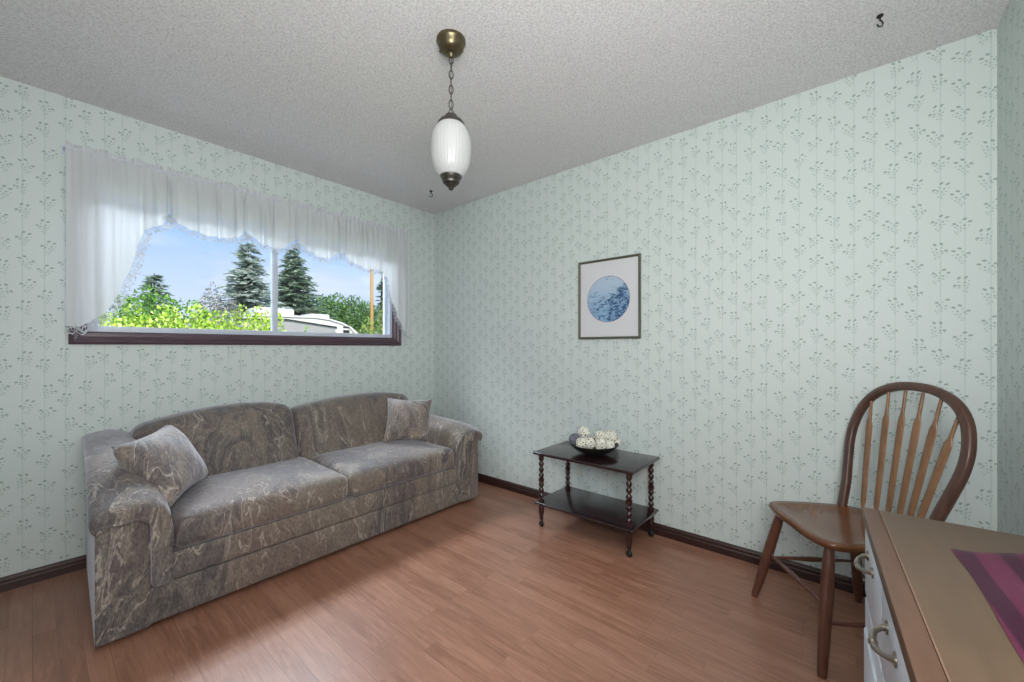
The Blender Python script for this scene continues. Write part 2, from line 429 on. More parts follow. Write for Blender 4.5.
# ------------------------------------------------------------------ room shell
H=2.44; XL=-2.84; YB=-3.53; TH=.14
def uvwall(name,quads,axis,mats):
    """quads of world verts; uv = (horizontal metres, z)"""
    verts=[];faces=[]
    for q in quads:
        k=len(verts); verts+=q; faces.append(tuple(range(k,k+len(q))))
    me=bpy.data.meshes.new(name); me.from_pydata(verts,[],faces); setmat(me,mats)
    uvl=me.uv_layers.new(name='UVMap')
    for lp in me.loops:
        co=me.vertices[lp.vertex_index].co; uvl.data[lp.index].uv=((co[axis]+10),co[2])
    o=bpy.data.objects.new(name,me); link(o); return struct(o)
def slab(x0,x1,y0,y1,z0,z1):
    v=lambda x,y,z:(x,y,z)
    return [[v(x0,y0,z0),v(x1,y0,z0),v(x1,y0,z1),v(x0,y0,z1)],[v(x1,y1,z0),v(x0,y1,z0),v(x0,y1,z1),v(x1,y1,z1)],
            [v(x0,y1,z0),v(x0,y0,z0),v(x0,y0,z1),v(x0,y1,z1)],[v(x1,y0,z0),v(x1,y1,z0),v(x1,y1,z1),v(x1,y0,z1)],
            [v(x0,y0,z1),v(x1,y0,z1),v(x1,y1,z1),v(x0,y1,z1)],[v(x0,y1,z0),v(x1,y1,z0),v(x1,y0,z0),v(x0,y0,z0)]]
OX0,OX1,OZ0,OZ1=-2.315,-.44,1.238,2.07
q=slab(XL-TH,OX0,0,TH,-.02,H+.02)+slab(OX1,TH,0,TH,-.02,H+.02)+slab(OX0,OX1,0,TH,-.02,OZ0)+slab(OX0,OX1,0,TH,OZ1,H+.02)
uvwall('wall_back',q,0,WALLP)
uvwall('wall_right',slab(0,TH,YB-TH,0,-.02,H+.02),1,WALLP)
uvwall('wall_front',slab(XL-TH,0,YB-TH,YB,-.02,H+.02),0,WALLP)
uvwall('wall_left',slab(XL-TH,XL,YB,0,-.02,H+.02),1,WALLP)
struct(obj('floor',box(XL-TH,TH,YB-TH,TH,-.12,0),FLOOR,smooth=False))
struct(obj('ceiling',box(XL-TH,TH,YB-TH,TH,H,H+.12),CEIL,smooth=False))
def baseboard(name,p0,p1,nrm):
    p0=Vector(p0);p1=Vector(p1);nrm=Vector(nrm)
    prof=[(0,0),(.016,0),(.016,.034),(.012,.040),(.012,.052),(.006,.062),(0,.066)]
    bm=bmesh.new(); loft(bm,[[p+nrm*a+Vector((0,0,b)) for a,b in prof] for p in (p0,p1)])
    return struct(obj(name,bm,BASEB,smooth=False))
baseboard('baseboard_back',(XL,0,0),(0,0,0),(0,-1,0)); baseboard('baseboard_right',(0,0,0),(0,YB,0),(-1,0,0))
baseboard('baseboard_front',(XL,YB,0),(0,YB,0),(0,1,0)); baseboard('baseboard_left',(XL,YB,0),(XL,0,0),(1,0,0))

# window
win=thing('window_1','','',(-1.38,0,OZ0)); del win['label']; del win['category']; win['kind']='structure'
def ringframe(x0,x1,z0,z1,w,y0,y1,prof=None,wb=None):
    """mitred rectangular frame, outer size given, width w"""
    bm=bmesh.new()
    prof=prof or [(0,y0),(0,y1),(w,y1),(w,y0)]
    rings=[]
    for (cx,cz,sx,sz) in ((x0,z0,1,1),(x1,z0,-1,1),(x1,z1,-1,-1),(x0,z1,1,-1)):
        rings.append([Vector((cx+sx*a,b,cz+sz*a)) for a,b in prof])
    rings.append(rings[0])
    R=[[bm.verts.new(p) for p in r] for r in rings[:4]]; R.append(R[0])
    for A,B in zip(R,R[1:]):
        n=len(A)
        for k in range(n): bm.faces.new((A[k],A[(k+1)%n],B[(k+1)%n],B[k]))
    return bm
c=.062
obj('casing',ringframe(OX0-c,OX1+c,OZ0-c-.004,OZ1+c,c,0,0,prof=[(0,0),(0,-.014),(.012,-.020),(.020,-.016),(.032,-.018),(.042,-.012),(c-.004,-.012),(c+.006,-.004),(c+.006,.03),(c,.03),(c,0)]),CASING,win,smooth=False)
obj('frame',ringframe(OX0,OX1,OZ0,OZ1,.03,.03,.11),VINYL,win,smooth=False)
obj('sash',ringframe(OX0+.028,-1.37,OZ0+.012,OZ1-.028,.022,.045,.075),VINYL,win,smooth=False)
obj('sash',ringframe(-1.39,OX1-.026,OZ0+.012,OZ1-.028,.022,.075,.105),VINYL,win,smooth=False)
bm=box(-1.405,-1.372,.034,.078,OZ0+.02,OZ1-.02,bev=.003); add_box(bm,-1.384,-1.376,.03,.036,OZ0+.03,OZ1-.03)
obj('mullion',bm,VINYL,win,smooth=False)
obj('pane',box(OX0+.045,-1.385,.058,.062,OZ0+.03,OZ1-.045),GLASS,win,smooth=False)
obj('pane',box(-1.372,OX1-.045,.088,.092,OZ0+.03,OZ1-.045),GLASS,win,smooth=False)

# wall outlet behind the table
ol=thing('wall_outlet','small pale outlet plate low on the wall behind the side table','outlet',(0,-1.60,.305))
obj('cover_plate',box(-.006,0,-1.635,-1.565,.248,.362,bev=.002),PLATE,ol)
for dz in (-.02,.02):
    obj('socket',add_tube(bmesh.new(),[(-.0055,-1.60,.305+dz),(-.0085,-1.60,.305+dz)],.015,16),PLATE,ol)

# ------------------------------------------------------------------ curtains
def interp(tab,x):
    if x<=tab[0][0]: return tab[0][1]
    for (a,b),(c_,d) in zip(tab,tab[1:]):
        if x<=c_: return b+(d-b)*(x-a)/(c_-a)
    return tab[-1][1]
cF=.7651;sF=.6439;CAM=(-2.497,-3.084,1.155)
def sstep(t): t=max(0,min(1,t)); return t*t*(3-2*t)
# hem height above floor along the wall (x, fabric hem z)
HEM=[(-2.385,1.262),(-2.34,1.262),(-2.30,1.285),(-2.25,1.345),(-2.19,1.45),(-2.150,1.58),(-2.13,1.70),(-2.105,1.79),(-2.06,1.83),(-2.02,1.86),(-1.985,1.935),(-1.955,1.89),(-1.90,1.855),(-1.80,1.84),(-1.70,1.84),(-1.65,1.862),(-1.60,1.92),(-1.57,1.90),(-1.53,1.852),(-1.44,1.832),(-1.38,1.84),(-1.335,1.88),(-1.28,1.925),(-1.22,1.868),(-1.15,1.825),(-1.06,1.825),(-1.00,1.865),(-.955,1.895),(-.88,1.835),(-.80,1.80),(-.74,1.79),(-.69,1.80),(-.62,1.80),(-.575,1.74),(-.54,1.66),(-.50,1.54),(-.45,1.40),(-.40,1.31),(-.36,1.27),(-.335,1.25)]
HEM=[(a,b-.0) for a,b in HEM]
ZT=2.165
PLEATS=(-1.985,-1.745,-1.60,-1.50,-1.28,-1.16,-1.02,-.955,-.84,-.72)
PEAKS=((-1.60,.022),(-1.28,.030),(-.955,.026),(-1.985,.008))
def folds(x,k):
    return (.010*math.sin(x*34+1.3*math.sin(x*5))+.007*math.sin(x*71+2*math.sin(x*9+k))+.004*math.sin(x*133+k))
def curtain(name,label,x0,x1,nx,amp,phase,lacew=.036,side=0):
    root=thing(name,label,'curtain',((x0+x1)/2,-.06,ZT-.3))
    nz=26
    verts=[];faces=[]; hemrow=[]
    for i in range(nx+1):
        x=x0+(x1-x0)*i/nx
        zb=interp(HEM,x)
        for j in range(nz+1):
            t=j/nz
            z=ZT+(zb-ZT)*t
            a=amp*(.35+.65*sstep(t*1.6)) if t>0 else amp*.3
            pl=sum(math.exp(-((x-xp)/.011)**2) for xp in PLEATS)*.026*sstep(t*2.5)
            gather=.0035*math.sin(x*190+phase)*(1-t)
            y=-.062-.014*sstep(t*2)+folds(x,phase)*a+gather+pl
            # hem settles against the sill at the ends
            verts.append((x+.006*math.sin(x*50+phase)*t*(0 if i in(0,nx) else 1),y,z))
    w=nz+1
    for i in range(nx):
        for j in range(nz): faces.append((i*w+j,(i+1)*w+j,(i+1)*w+j+1,i*w+j+1))
    pyobj('sheer_panel',verts,faces,CURT,root,smooth=True)
    # gathered heading ruffle standing above the rod
    rv=[];rf=[]; n2=nx*3
    for i in range(n2+1):
        x=x0+(x1-x0)*i/n2
        for j in range(5):
            t=j/4
            rv.append((x,-.064+.009*math.sin(x*175+phase)*t+.005*math.sin(x*60)*t,ZT-.004+.030*t+.005*math.sin(x*41+phase)*t+.004*math.sin(x*97)*t))
    for i in range(n2):
        for j in range(4): rf.append((i*5+j,i*5+j+1,(i+1)*5+j+1,(i+1)*5+j))
    pyobj('heading_ruffle',rv,rf,CURT,root,smooth=True)
    # lace edging: strip along the hem with a scalloped outer edge
    hem=[Vector(verts[i*w+nz]) for i in range(nx+1)]
    # resample by arc length
    L=[0]
    for a,b in zip(hem,hem[1:]): L.append(L[-1]+math.hypot((b-a).x,(b-a).z))
    N=max(40,int(L[-1]/.0025)); lv=[];uvs=[];lf=[]
    def at(s):
        for k in range(len(L)-1):
            if s<=L[k+1]: f=(s-L[k])/max(1e-9,L[k+1]-L[k]); return hem[k].lerp(hem[k+1],f)
        return hem[-1].copy()
    for i in range(N+1):
        s=L[-1]*i/N; p=at(s); d=at(min(L[-1],s+.012))-at(max(0,s-.012))
        nr=Vector((d.z,0,-d.x)).normalized()
        if nr.z>0: nr=-nr
        if side: 
            if nr.x*side<0 and abs(nr.x)>.5: pass
        wd=lacew*(.62+.38*abs(math.sin(PI*s/.034)))+.004*math.sin(s*300)+sum(h_*math.exp(-((p.x-xp)/.045)**2) for xp,h_ in PEAKS)
        for j in range(5):
            t=j/4; q=p+nr*wd*t; q.y+=.003*math.sin(s*80)*t-.001
            lv.append(q); uvs.append((s,wd*(1-t)))
    for i in range(N):
        for j in range(4): lf.append((i*5+j,i*5+j+1,(i+1)*5+j+1,(i+1)*5+j))
    o=pyobj('lace_edging',lv,lf,LACE,root,smooth=True)
    ul=o.data.uv_layers.new(name='UVMap')
    for lp in o.data.loops: ul.data[lp.index].uv=uvs[lp.vertex_index]
    return root
curtain('window_curtain','white sheer side panel hanging to the sill at the left end of the window',-2.388,-2.097,60,.75,.4,lacew=.042)
curtain('window_curtain','white lace-edged valance panel over the left window pane',-2.102,-1.303,170,1.25,1.7)
curtain('window_curtain','white lace-edged valance panel over the right window pane',-1.306,-.603,150,1.25,3.9)
curtain('window_curtain','white sheer side panel hanging at the right end of the window by the corner',-.606,-.33,60,.9,5.2,lacew=.034)
rod=thing('curtain_rod','thin white curtain rod with end brackets above the window','curtain rod',(-1.36,-.055,ZT))
obj('rod',add_tube(bmesh.new(),[(-2.395,-.06,ZT),(-.325,-.06,ZT)],.005,10),VINYL,rod)
for x in (-2.392,-.328):
    bm=add_tube(bmesh.new(),[(x,0,ZT),(x,-.035,ZT+.002),(x,-.060,ZT)],.0045,8); add_box(bm,x-.008,x+.008,-.003,0,ZT-.02,ZT+.02)
    obj('bracket',bm,VINYL,rod)

# ------------------------------------------------------------------ sofa
sofa=thing('sofa','three-seat rolled-arm sofa in grey marbled upholstery under the window','sofa',(-1.33,-.46,0))
def lerp(a,b,t): return a+(b-a)*t
# lower carcass
bm=rbox(-2.30,-.335,-.885,-.05,.024,.30,.02,(30,10,4)); obj('frame',bm,SOFA,sofa)
obj('lower_rail',rbox(-2.30,-.345,-.902,-.80,.024,.178,.014,(40,3,5),lambda p,q: Vector((p.x,p.y+.012*(1-(p.z-.035)/.143)*0,p.z))),SOFA,sofa)
obj('upper_rail',rbox(-2.175,-.49,-.905,-.80,.178,.296,.014,(40,3,5)),SOFA,sofa)
for (x,y) in ((-2.27,-.84),(-.37,-.84),(-2.27,-.10),(-.37,-.10)):
    obj('foot',box(x-.025,x+.025,y-.025,y+.025,0,.032,bev=.004),BLACK,sofa)
def arm(side,xo,xi,ztab):
    s=side      # -1 left: outer at smaller x
    w=xi-xo     # signed
    # front post / outer panel
    bm=bmesh.new(); rings=[]
    ys=[-.905,-.90,-.6,-.3,-.05]
    for i,y in enumerate(ys):
        zt=interp(ztab,y)-.030; ins=.008 if i==0 else 0
        tp=.030*(y+.905)/.855*(1 if w>0 else -1)
        a,b=xo+s*-1*ins+tp, xo+w*.70-s*-1*ins
        lo=.024
        fl=0
        ring=[]
        r=.05
        pts=[(a,lo),(b,lo),(b,zt-r)]
        for k in range(1,6):
            t=k/5*PI/2; pts.append((b-(1 if w>0 else -1)*(r-r*math.cos(t)),zt-r+r*math.sin(t)))
        for k in range(0,4):
            t=k/3*PI/2; pts.append((a+(1 if w>0 else -1)*(.02-.02*math.sin(t)),zt-.02+.02*math.cos(t)))
        rings.append([Vector((x,y,z)) for x,z in pts])
    loft(bm,rings); 
    obj('arm_panel',bm,SOFA,sofa,angle=50)
    # padded wrap over the top and down the inside
    prof=[]   # (fraction across outer->inner, dz from top)
    sg=1 if w>0 else -1
    W=abs(w)
    def P(u,dz): return (xo+sg*u,dz)
    sec=[P(-.004,-.040),P(-.012,-.037),P(-.019,-.026),P(-.017,-.014),P(-.006,-.003),P(.03,.008),P(W*.45,.014),P(W*.70,.004),P(W*.88,-.022),P(W*.97,-.058),P(W*1.0,-.11)]
    low=[P(W*1.0,.5),P(W*.99,0),P(W*.72,0),P(W*.715,.5)]
    tail=[P(W*.70,-.09),P(W*.66,-.055),P(W*.55,-.038),P(.03,-.036)]
    bm=bmesh.new(); rings=[]
    yf=-.928
    ylist=[(yf,.82,.030),(yf-.004,.93,.012),(yf+.002,.99,.003),(yf+.016,1,0)]+[(lerp(yf+.04,-.05,k/14),1,0) for k in range(15)]
    for (y,sc,dr) in ylist:
        zt=interp(ztab,y)-dr; ring=[]
        zb=.185
        tp=.030*(y+.93)/.88*(1 if w>0 else -1)
        pts=[(x+(tp if abs(x-xo)<.05 else tp*.3 if abs(x-xo)<.13 else 0),zt+dz) for x,dz in sec]
        zi=zt-.11
        for f in (.25,.5,.75,1): pts.append((P(W,0)[0],lerp(zi,zb+dr*.4,f)))
        pts.append((P(W*.96,0)[0],zb-.004+dr*.4)); pts.append((P(W*.74,0)[0],zb-.004+dr*.4)); pts.append((P(W*.70,0)[0],zb+.01))
        for f in (.25,.5,.75): pts.append((P(W*.70,0)[0],lerp(zb,zi,f)))
        pts+=[(x+(tp if abs(x-xo)<.05 else 0),zt+dz) for x,dz in tail]
        # shrink section thickness at the front for a rounded nose
        cx=sum(p[0] for p in pts)/len(pts)
        if dr:
            q=[]
            for k,(x,z) in enumerate(pts):
                q.append((lerp(x,cx,(1-sc)*.25),z+(dr*.5 if k>len(sec)+7 else 0)))
            pts=q
        rings.append([Vector((x,y+ (.0),z)) for x,z in pts])
    loft(bm,rings)
    obj('arm_pad',bm,SOFA,sofa,angle=70)
arm(-1,-2.345,-2.118,[(-.93,.520),(-.86,.552),(-.76,.592),(-.64,.635),(-.48,.675),(-.25,.70),(-.05,.705)])
arm(1,-.305,-.532,[(-.93,.515),(-.86,.545),(-.76,.568),(-.62,.578),(-.45,.588),(-.2,.595),(-.05,.595)])
# seat cushions
def seatwarp(x0,x1):
    def f(p,q):
        u=q.x;v=q.y
        crown=.022*(1-u*u)*(1-v*v)
        if q.z>0: p.z+=crown*q.z-.010*max(0,-v)**4
        p.y-=.012*(1-u*u)*max(0,-v)*(1-.3*q.z*q.z)
        p.z+=.004*math.sin(p.x*9+1)*math.sin(p.y*11)*(q.z>0)
        return p
    return f
obj('seat_cushion',rbox(-2.115,-1.334,-.915,-.26,.292,.440,.045,(30,18,8),seatwarp(0,0)),SOFA,sofa,angle=80)
obj('seat_cushion',rbox(-1.330,-.536,-.915,-.26,.292,.440,.045,(30,18,8),seatwarp(0,0)),SOFA,sofa,angle=80)
# back
TOP=[(-2.24,.70),(-2.16,.738),(-2.05,.765),(-1.93,.788),(-1.80,.804),(-1.66,.811),(-1.52,.802),(-1.42,.780),(-1.375,.755),(-1.33,.752),(-1.22,.770),(-1.05,.790),(-.88,.798),(-.72,.796),(-.60,.786),(-.50,.766),(-.43,.74)]
def top(x): return interp(TOP,x)
def backwarp(x0,x1,round_):
    def f(p,q):
        t=(p.z-.36)/(.80-.36)
        zt=top(max(-2.2,min(-.42,p.x)))
        p.z=.36+(zt-.36)*t
        if q.y<0: p.y-=.030*(1-q.x**2)*(1-q.z**2)+.012
        p.y+=.135*t+0.0
        return p
    return f
obj('back_frame',rbox(-2.26,-.38,-.16,-.03,.15,.77,.03,(40,4,10),lambda p,q:Vector((p.x,p.y,.15+(top(p.x)-.045-.15)*(p.z-.15)/.62))),SOFA,sofa)
obj('back_cushion',rbox(-2.165,-1.380,-.385,-.235,.36,.80,.055,(30,8,16),backwarp(0,0,0)),SOFA,sofa,angle=80)
obj('back_cushion',rbox(-1.374,-.46,-.385,-.235,.36,.80,.055,(30,8,16),backwarp(0,0,0)),SOFA,sofa,angle=80)

# throw pillows
def pillow(name,label,BL,BR,TR,TL,thick,mat,seed):
    BL,BR,TR,TL=[Vector(v) for v in (BL,BR,TR,TL)]
    c=(BL+BR+TR+TL)/4
    nrm=((BR-BL).cross(TL-BL)).normalized()
    bm=bmesh.new(); n=22; grid={}
    rnd=random.Random(seed)
    for sgn in (1,-1):
        for i in range(n+1):
            for j in range(n+1):
                u=-1+2*i/n; v=-1+2*j/n
                uu=u*(1-.10*(1-v*v)); vv=v*(1-.10*(1-u*u))
                a=(uu+1)/2;b=(vv+1)/2
                p=BL*(1-a)*(1-b)+BR*a*(1-b)+TR*a*b+TL*(1-a)*b
                t=thick/2*(max(0,(1-u*u))*max(0,(1-v*v)))**.42
                t*=1+.06*math.sin(u*5+seed)*math.cos(v*4+seed)
                if i in(0,n) or j in(0,n):
                    key=(i,j)
                    if key in grid: continue
                    grid[key]=bm.verts.new(p)
                else: grid[(i,j,sgn)]=bm.verts.new(p+nrm*t*sgn)
        g=lambda i,j: grid[(i,j)] if (i in(0,n) or j in(0,n)) else grid[(i,j,sgn)]
        for i in range(n):
            for j in range(n):
                bm.faces.new((g(i,j),g(i+1,j),g(i+1,j+1),g(i,j+1)))
    o=obj(name,bm,mat,None,origin=tuple(c),angle=80)
    tag(o,label,'pillow','throw pillows on the sofa'); return o
pillow('throw_pillow','square marbled throw pillow tipped against the left sofa arm',(-2.115,-.865,.475),(-1.90,-.50,.475),(-2.03,-.275,.745),(-2.285,-.700,.735),.185,SOFA2,1)
pillow('throw_pillow','marbled throw pillow upright in the right corner of the sofa',(-.865,-.490,.468),(-.645,-.735,.468),(-.545,-.655,.765),(-.755,-.375,.775),.15,SOFA2,4)

# ------------------------------------------------------------------ side table
TX0,TX1,TY0,TY1,TZ=-.425,-.022,-2.185,-1.515,.487
tb=thing('side_table','small dark mahogany two-tier side table with turned legs on casters','table',((TX0+TX1)/2,(TY0+TY1)/2,0))
obj('tabletop',box(TX0,TX1,TY0,TY1,TZ-.018,TZ,bev=.005,seg=3),TABLEW,tb)
obj('shelf',box(TX0+.008,TX1-.004,TY0+.005,TY1-.005,.150,.166,bev=.005,seg=3),TABLEW,tb)
for lx in (TX0+.045,TX1-.040):
    for ly in (TY0+.040,TY1-.035):
        prof=[(.0,.058),(.012,.058),(.014,.075),(.018,.10),(.018,.150),(.0135,.152)]
        z=.17; prof+=[(.0185,.168),(.0185,.178)]
        zz=.182
        k=0
        while zz<.445:
            prof+=[(.009,zz),(.0155,zz+.010),(.0175,zz+.018),(.0155,zz+.026),(.009,zz+.034)]
            if k in (2,): prof+=[(.018,zz+.038),(.018,zz+.058),(.009,zz+.060)]; zz+=.024
            zz+=.036; k+=1
        prof=[(r,zq) for r,zq in prof if zq<.452]+[(.018,.452),(.018,.470),(0,.470)]
        bm=add_lathe(bmesh.new(),prof,(lx,ly,0),16)
        lg=obj('leg',bm,TURNED,tb)
        # caster: fork + ball wheel
        bm=add_lathe(bmesh.new(),[(0,.060),(.011,.060),(.012,.050),(.007,.044),(0,.044)],(lx,ly,0),14)
        add_tube(bm,[(lx-.012,ly,.020),(lx-.014,ly,.036),(lx,ly,.046),(lx+.014,ly,.036),(lx+.012,ly,.020)],.003,6)
        cs=obj('caster',bm,BLACK,tb)
        bm=bmesh.new(); bmesh.ops.create_uvsphere(bm,u_segments=16,v_segments=10,radius=.019,matrix=Matrix.Translation((lx,ly,.019))@Matrix.Diagonal((.6,1,1,1)))
        obj('wheel',bm,BLACK,cs)

# bowl and decorative balls
BC=Vector((-.22,-1.842,TZ))
bm=bmesh.new()
add_lathe(bm,[(0,0),(.055,0),(.060,.006),(.095,.018),(.130,.040),(.150,.062),(.152,.066),(.148,.066),(.126,.045),(.090,.024),(.05,.014),(0,.012)],tuple(BC),40)
o=obj('bowl',bm,BOWLM,None,origin=tuple(BC)); tag(o,'wide dark bowl of wicker balls on the side table','bowl')
DB=2.55
balls=[(584.0,432.5,.040,.045,'white woven ball topmost at the back left of the bowl'),(574.5,439,.036,.00,'grey woven ball at the left edge of the bowl'),
 (581.5,443.4,.036,-.06,'white woven ball at the front left of the bowl, next to the grey ball'),(589.5,443.0,.036,-.075,'white woven ball at the front of the bowl, second white one from the left'),
 (600,436.5,.038,.05,'white woven ball at the back centre of the bowl'),(610.5,436.8,.042,.03,'large white woven ball at the back right of the bowl'),
 (600.5,444.5,.036,-.065,'white woven ball at the front centre of the bowl'),(610,445.5,.031,-.03,'small white woven ball at the front right of the bowl'),(616.5,442,.028,.035,'small white woven ball at the far right rim of the bowl')]
for px,py,r,fo,lab in balls:
    r*=.94; D=DB+fo; rt=(px-512)*D/404; zz=1.155-(py-347.5)*D/404
    loc=(CAM[0]+cF*D+sF*rt,CAM[1]+sF*D-cF*rt,zz)
    bm=bmesh.new(); bmesh.ops.create_icosphere(bm,subdivisions=4,radius=r)
    rr=random.Random(int(px)); 
    for v in bm.verts:
        n_=v.co.normalized(); f=math.sin(n_.x*17+rr.random()*0+px)*math.sin(n_.y*19+py)*math.sin(n_.z*15)
        v.co*=1+.03*f
    # woven strands wrapped around the ball
    for k in range(9):
        ax=Vector((rr.uniform(-1,1),rr.uniform(-1,1),rr.uniform(-1,1))).normalized(); a,b=frame_axes(ax); off=rr.uniform(-.5,.5)*r
        rad=math.sqrt(r*r-off*off)*1.02
        add_tube(bm,[ax*off+a*math.cos(2*PI*t/20)*rad+b*math.sin(2*PI*t/20)*rad for t in range(20)],r*.07,5,closed=True)
    bm.transform(Matrix.Translation(loc))
    o=obj('decorative_ball',bm,WICKG if 'grey woven' in lab and 'white' not in lab else WICK,None,origin=loc); tag(o,lab,'ball','decorative balls in the bowl')

# ------------------------------------------------------------------ chair
CO=Vector((-.395,-3.055,0)); cf=Vector((-.571,.821,0)).normalized(); cr=Vector((-.821,-.571,0)).normalized()
def W(a,b,z): return CO+cf*a+cr*b+Vector((0,0,z))
ch=thing('windsor_chair','brown wooden bow-back chair with arrow spindles near the right corner','chair',tuple(CO))
SZ=.455
outl=[(.205,0),(.207,.08),(.200,.15),(.180,.195),(.14,.213),(.06,.215),(-.04,.205),(-.12,.190),(-.175,.160),(-.205,.10),(-.212,0)]
outl=outl+[(a,-b) for a,b in outl[-2:0:-1]]
bm=bmesh.new(); rings=[]
def smoothloop(L,n=72):
    out=[]
    m=len(L)
    for i in range(n):
        s=i/n*m; k=int(s); f=s-k
        p0,p1,p2,p3=[Vector((*L[(k+d)%m],0)) for d in (-1,0,1,2)]
        q=.5*((2*p1)+(-p0+p2)*f+(2*p0-5*p1+4*p2-p3)*f*f+(-p0+3*p1-3*p2+p3)*f*f*f)
        out.append((q.x,q.y))
    return out
so=smoothloop(outl)
def ring(sc,z,dish=0): return [W(a*sc,b*sc,z) for a,b in so]
for sc,z in [(.02,SZ-.036),(.5,SZ-.036),(.90,SZ-.034),(.97,SZ-.026),(1.0,SZ-.012),(.99,SZ-.003),(.96,SZ),(.85,SZ-.004),(.70,SZ-.009),(.45,SZ-.012),(.2,SZ-.012),(.02,SZ-.012)]: rings.append(ring(sc,z))
loft(bm,rings); obj('seat',bm,CHAIRW,ch,angle=60)
legs={}
for nm,a,b in (('A',.225,-.233),('B',.225,.233),('C',-.225,-.233),('D',-.225,.233)):
    top_=W(a*.66,b*.66,SZ-.02); bot=W(a,b,0)
    legs[nm]=(bot,top_)
    prof=[(0,.013),(.04,.015),(.25,.0185),(.5,.0205),(.62,.021),(.64,.019),(.66,.0205),(.85,.019),(1,.015)]
    bm=add_tube(bmesh.new(),[bot.lerp(top_,t) for t,_ in prof],[r for _,r in prof],14); obj('leg',bm,LEGW,ch)
def onleg(n,z): b,t=legs[n]; return b.lerp(t,z/t.z)
def stretcher(p,q,r=.0085):
    prof=[(0,.6),(.1,.7),(.35,1.0),(.5,1.35),(.65,1.0),(.9,.7),(1,.6)]
    obj('stretcher',add_tube(bmesh.new(),[p.lerp(q,t) for t,_ in prof],[r*k for _,k in prof],10),LEGW,ch)
stretcher(onleg('A',.225),onleg('B',.225)); stretcher(onleg('A',.20),onleg('C',.20)); stretcher(onleg('B',.17),onleg('D',.17)); stretcher(onleg('C',.15),onleg('D',.15))
# bow
def bowpt(b,z):
    return W(-.135-.135*(z-SZ)/.545,b,z)
half=[(.200,SZ-.01),(.212,.55),(.236,.65),(.254,.74),(.252,.82),(.224,.90),(.170,.957),(.092,.990),(0,1.0)]
bp=half+[(-a,b) for a,b in half[-2::-1]]
def cr_open(L,n):
    out=[]
    m=len(L)-1
    for i in range(n+1):
        s=min(m-1e-6,i/n*m); k=int(s); f=s-k
        P=[Vector((*L[max(0,min(m,k+d))],0)) for d in (-1,0,1,2)]
        q=.5*((2*P[1])+(-P[0]+P[2])*f+(2*P[0]-5*P[1]+4*P[2]-P[3])*f*f+(-P[0]+3*P[1]-3*P[2]+P[3])*f*f*f)
        out.append((q.x,q.y))
    return out
path=[bowpt(a,b) for a,b in cr_open(bp,60)]
nb=(bowpt(0,1)-bowpt(0,SZ)).normalized().cross(cr).normalized()
bm=bmesh.new()
R=[]
for i,p in enumerate(path):
    d=(path[min(i+1,60)]-path[max(i-1,0)]).normalized(); s_=d.cross(nb).normalized()
    h1,h2=.0175,.015     # in-plane half width, depth half
    ring_=[]
    for k in range(12):
        t=2*PI*k/12; cx=math.copysign(abs(math.cos(t))**.6,math.cos(t)); cy=math.copysign(abs(math.sin(t))**.6,math.sin(t))
        ring_.append(p+s_*cx*h1+nb*cy*h2)
    R.append(ring_)
loft(bm,R); obj('back_bow',bm,CHAIRD,ch,angle=50)
zz_top=lambda b: interp([(-.254,.74),(-.252,.82),(-.224,.90),(-.170,.957),(-.092,.990),(0,1.0),(.092,.990),(.170,.957),(.224,.90),(.252,.82),(.254,.74)],b)
for k in range(6):
    f=(k-2.5)/2.5
    bb=f*.120-.001; bt=f*.194
    p=bowpt(bb,SZ-.012)-cf*(.028+.024*(1-f*f)); q=bowpt(bt,zz_top(bt)-.006)
    prof=[(0,.0058,.0058),(.055,.0062,.006),(.075,.0085,.006),(.105,.0135,.006),(.40,.0152,.006),(.745,.0168,.006),(.775,.0150,.006),(.805,.0085,.006),(.84,.0066,.006),(1,.0056,.0056)]
    bm=add_tube(bmesh.new(),[p.lerp(q,t) for t,_,_ in prof],[(a,b) for _,a,b in prof],10,fixed=cr)
    obj('spindle',bm,SPIN,ch)

# ------------------------------------------------------------------ dresser in the near right
DO=Vector((-1.172,-3.103,0)); dang=math.radians(3.4)     # far front corner; front edge runs towards -x
ex=Vector((-math.cos(dang),-math.sin(dang),0)); ey=Vector((math.sin(dang),-math.cos(dang),0))   # ex along the front towards the camera, ey into the wall
dr=thing('dresser','white drawer dresser with tan wooden top in the near right corner','dresser',tuple(DO+ex*.45+ey*.18),dang)
def DM(): # local (u along front, v depth, z) -> world
    return Matrix(((ex.x,ey.x,0,DO.x),(ex.y,ey.y,0,DO.y),(0,0,1,0),(0,0,0,1)))
def dbox(u0,u1,v0,v1,z0,z1,bev=0): return box(u0,u1,v0,v1,z0,z1,bev=bev,M=DM())
DL,DD,DZ=.92,.355,.76
obj('top',dbox(0,DL,.033,DD,DZ-.024,DZ,.002),DESKT,dr)
obj('edge_trim',dbox(-.001,DL+.001,0,.031,DZ-.026,DZ+.0008,.003),DESKE,dr)
obj('seam_line',dbox(0,DL,.031,.0335,DZ-.02,DZ+.0006,0),SEAM,dr,smooth=False)
obj('body',dbox(.012,DL-.012,.020,DD-.005,.05,DZ-.026,.002),WHITEP,dr)
obj('plinth',dbox(.03,DL-.03,.04,DD-.01,0,.05),WHITEP,dr,smooth=False)
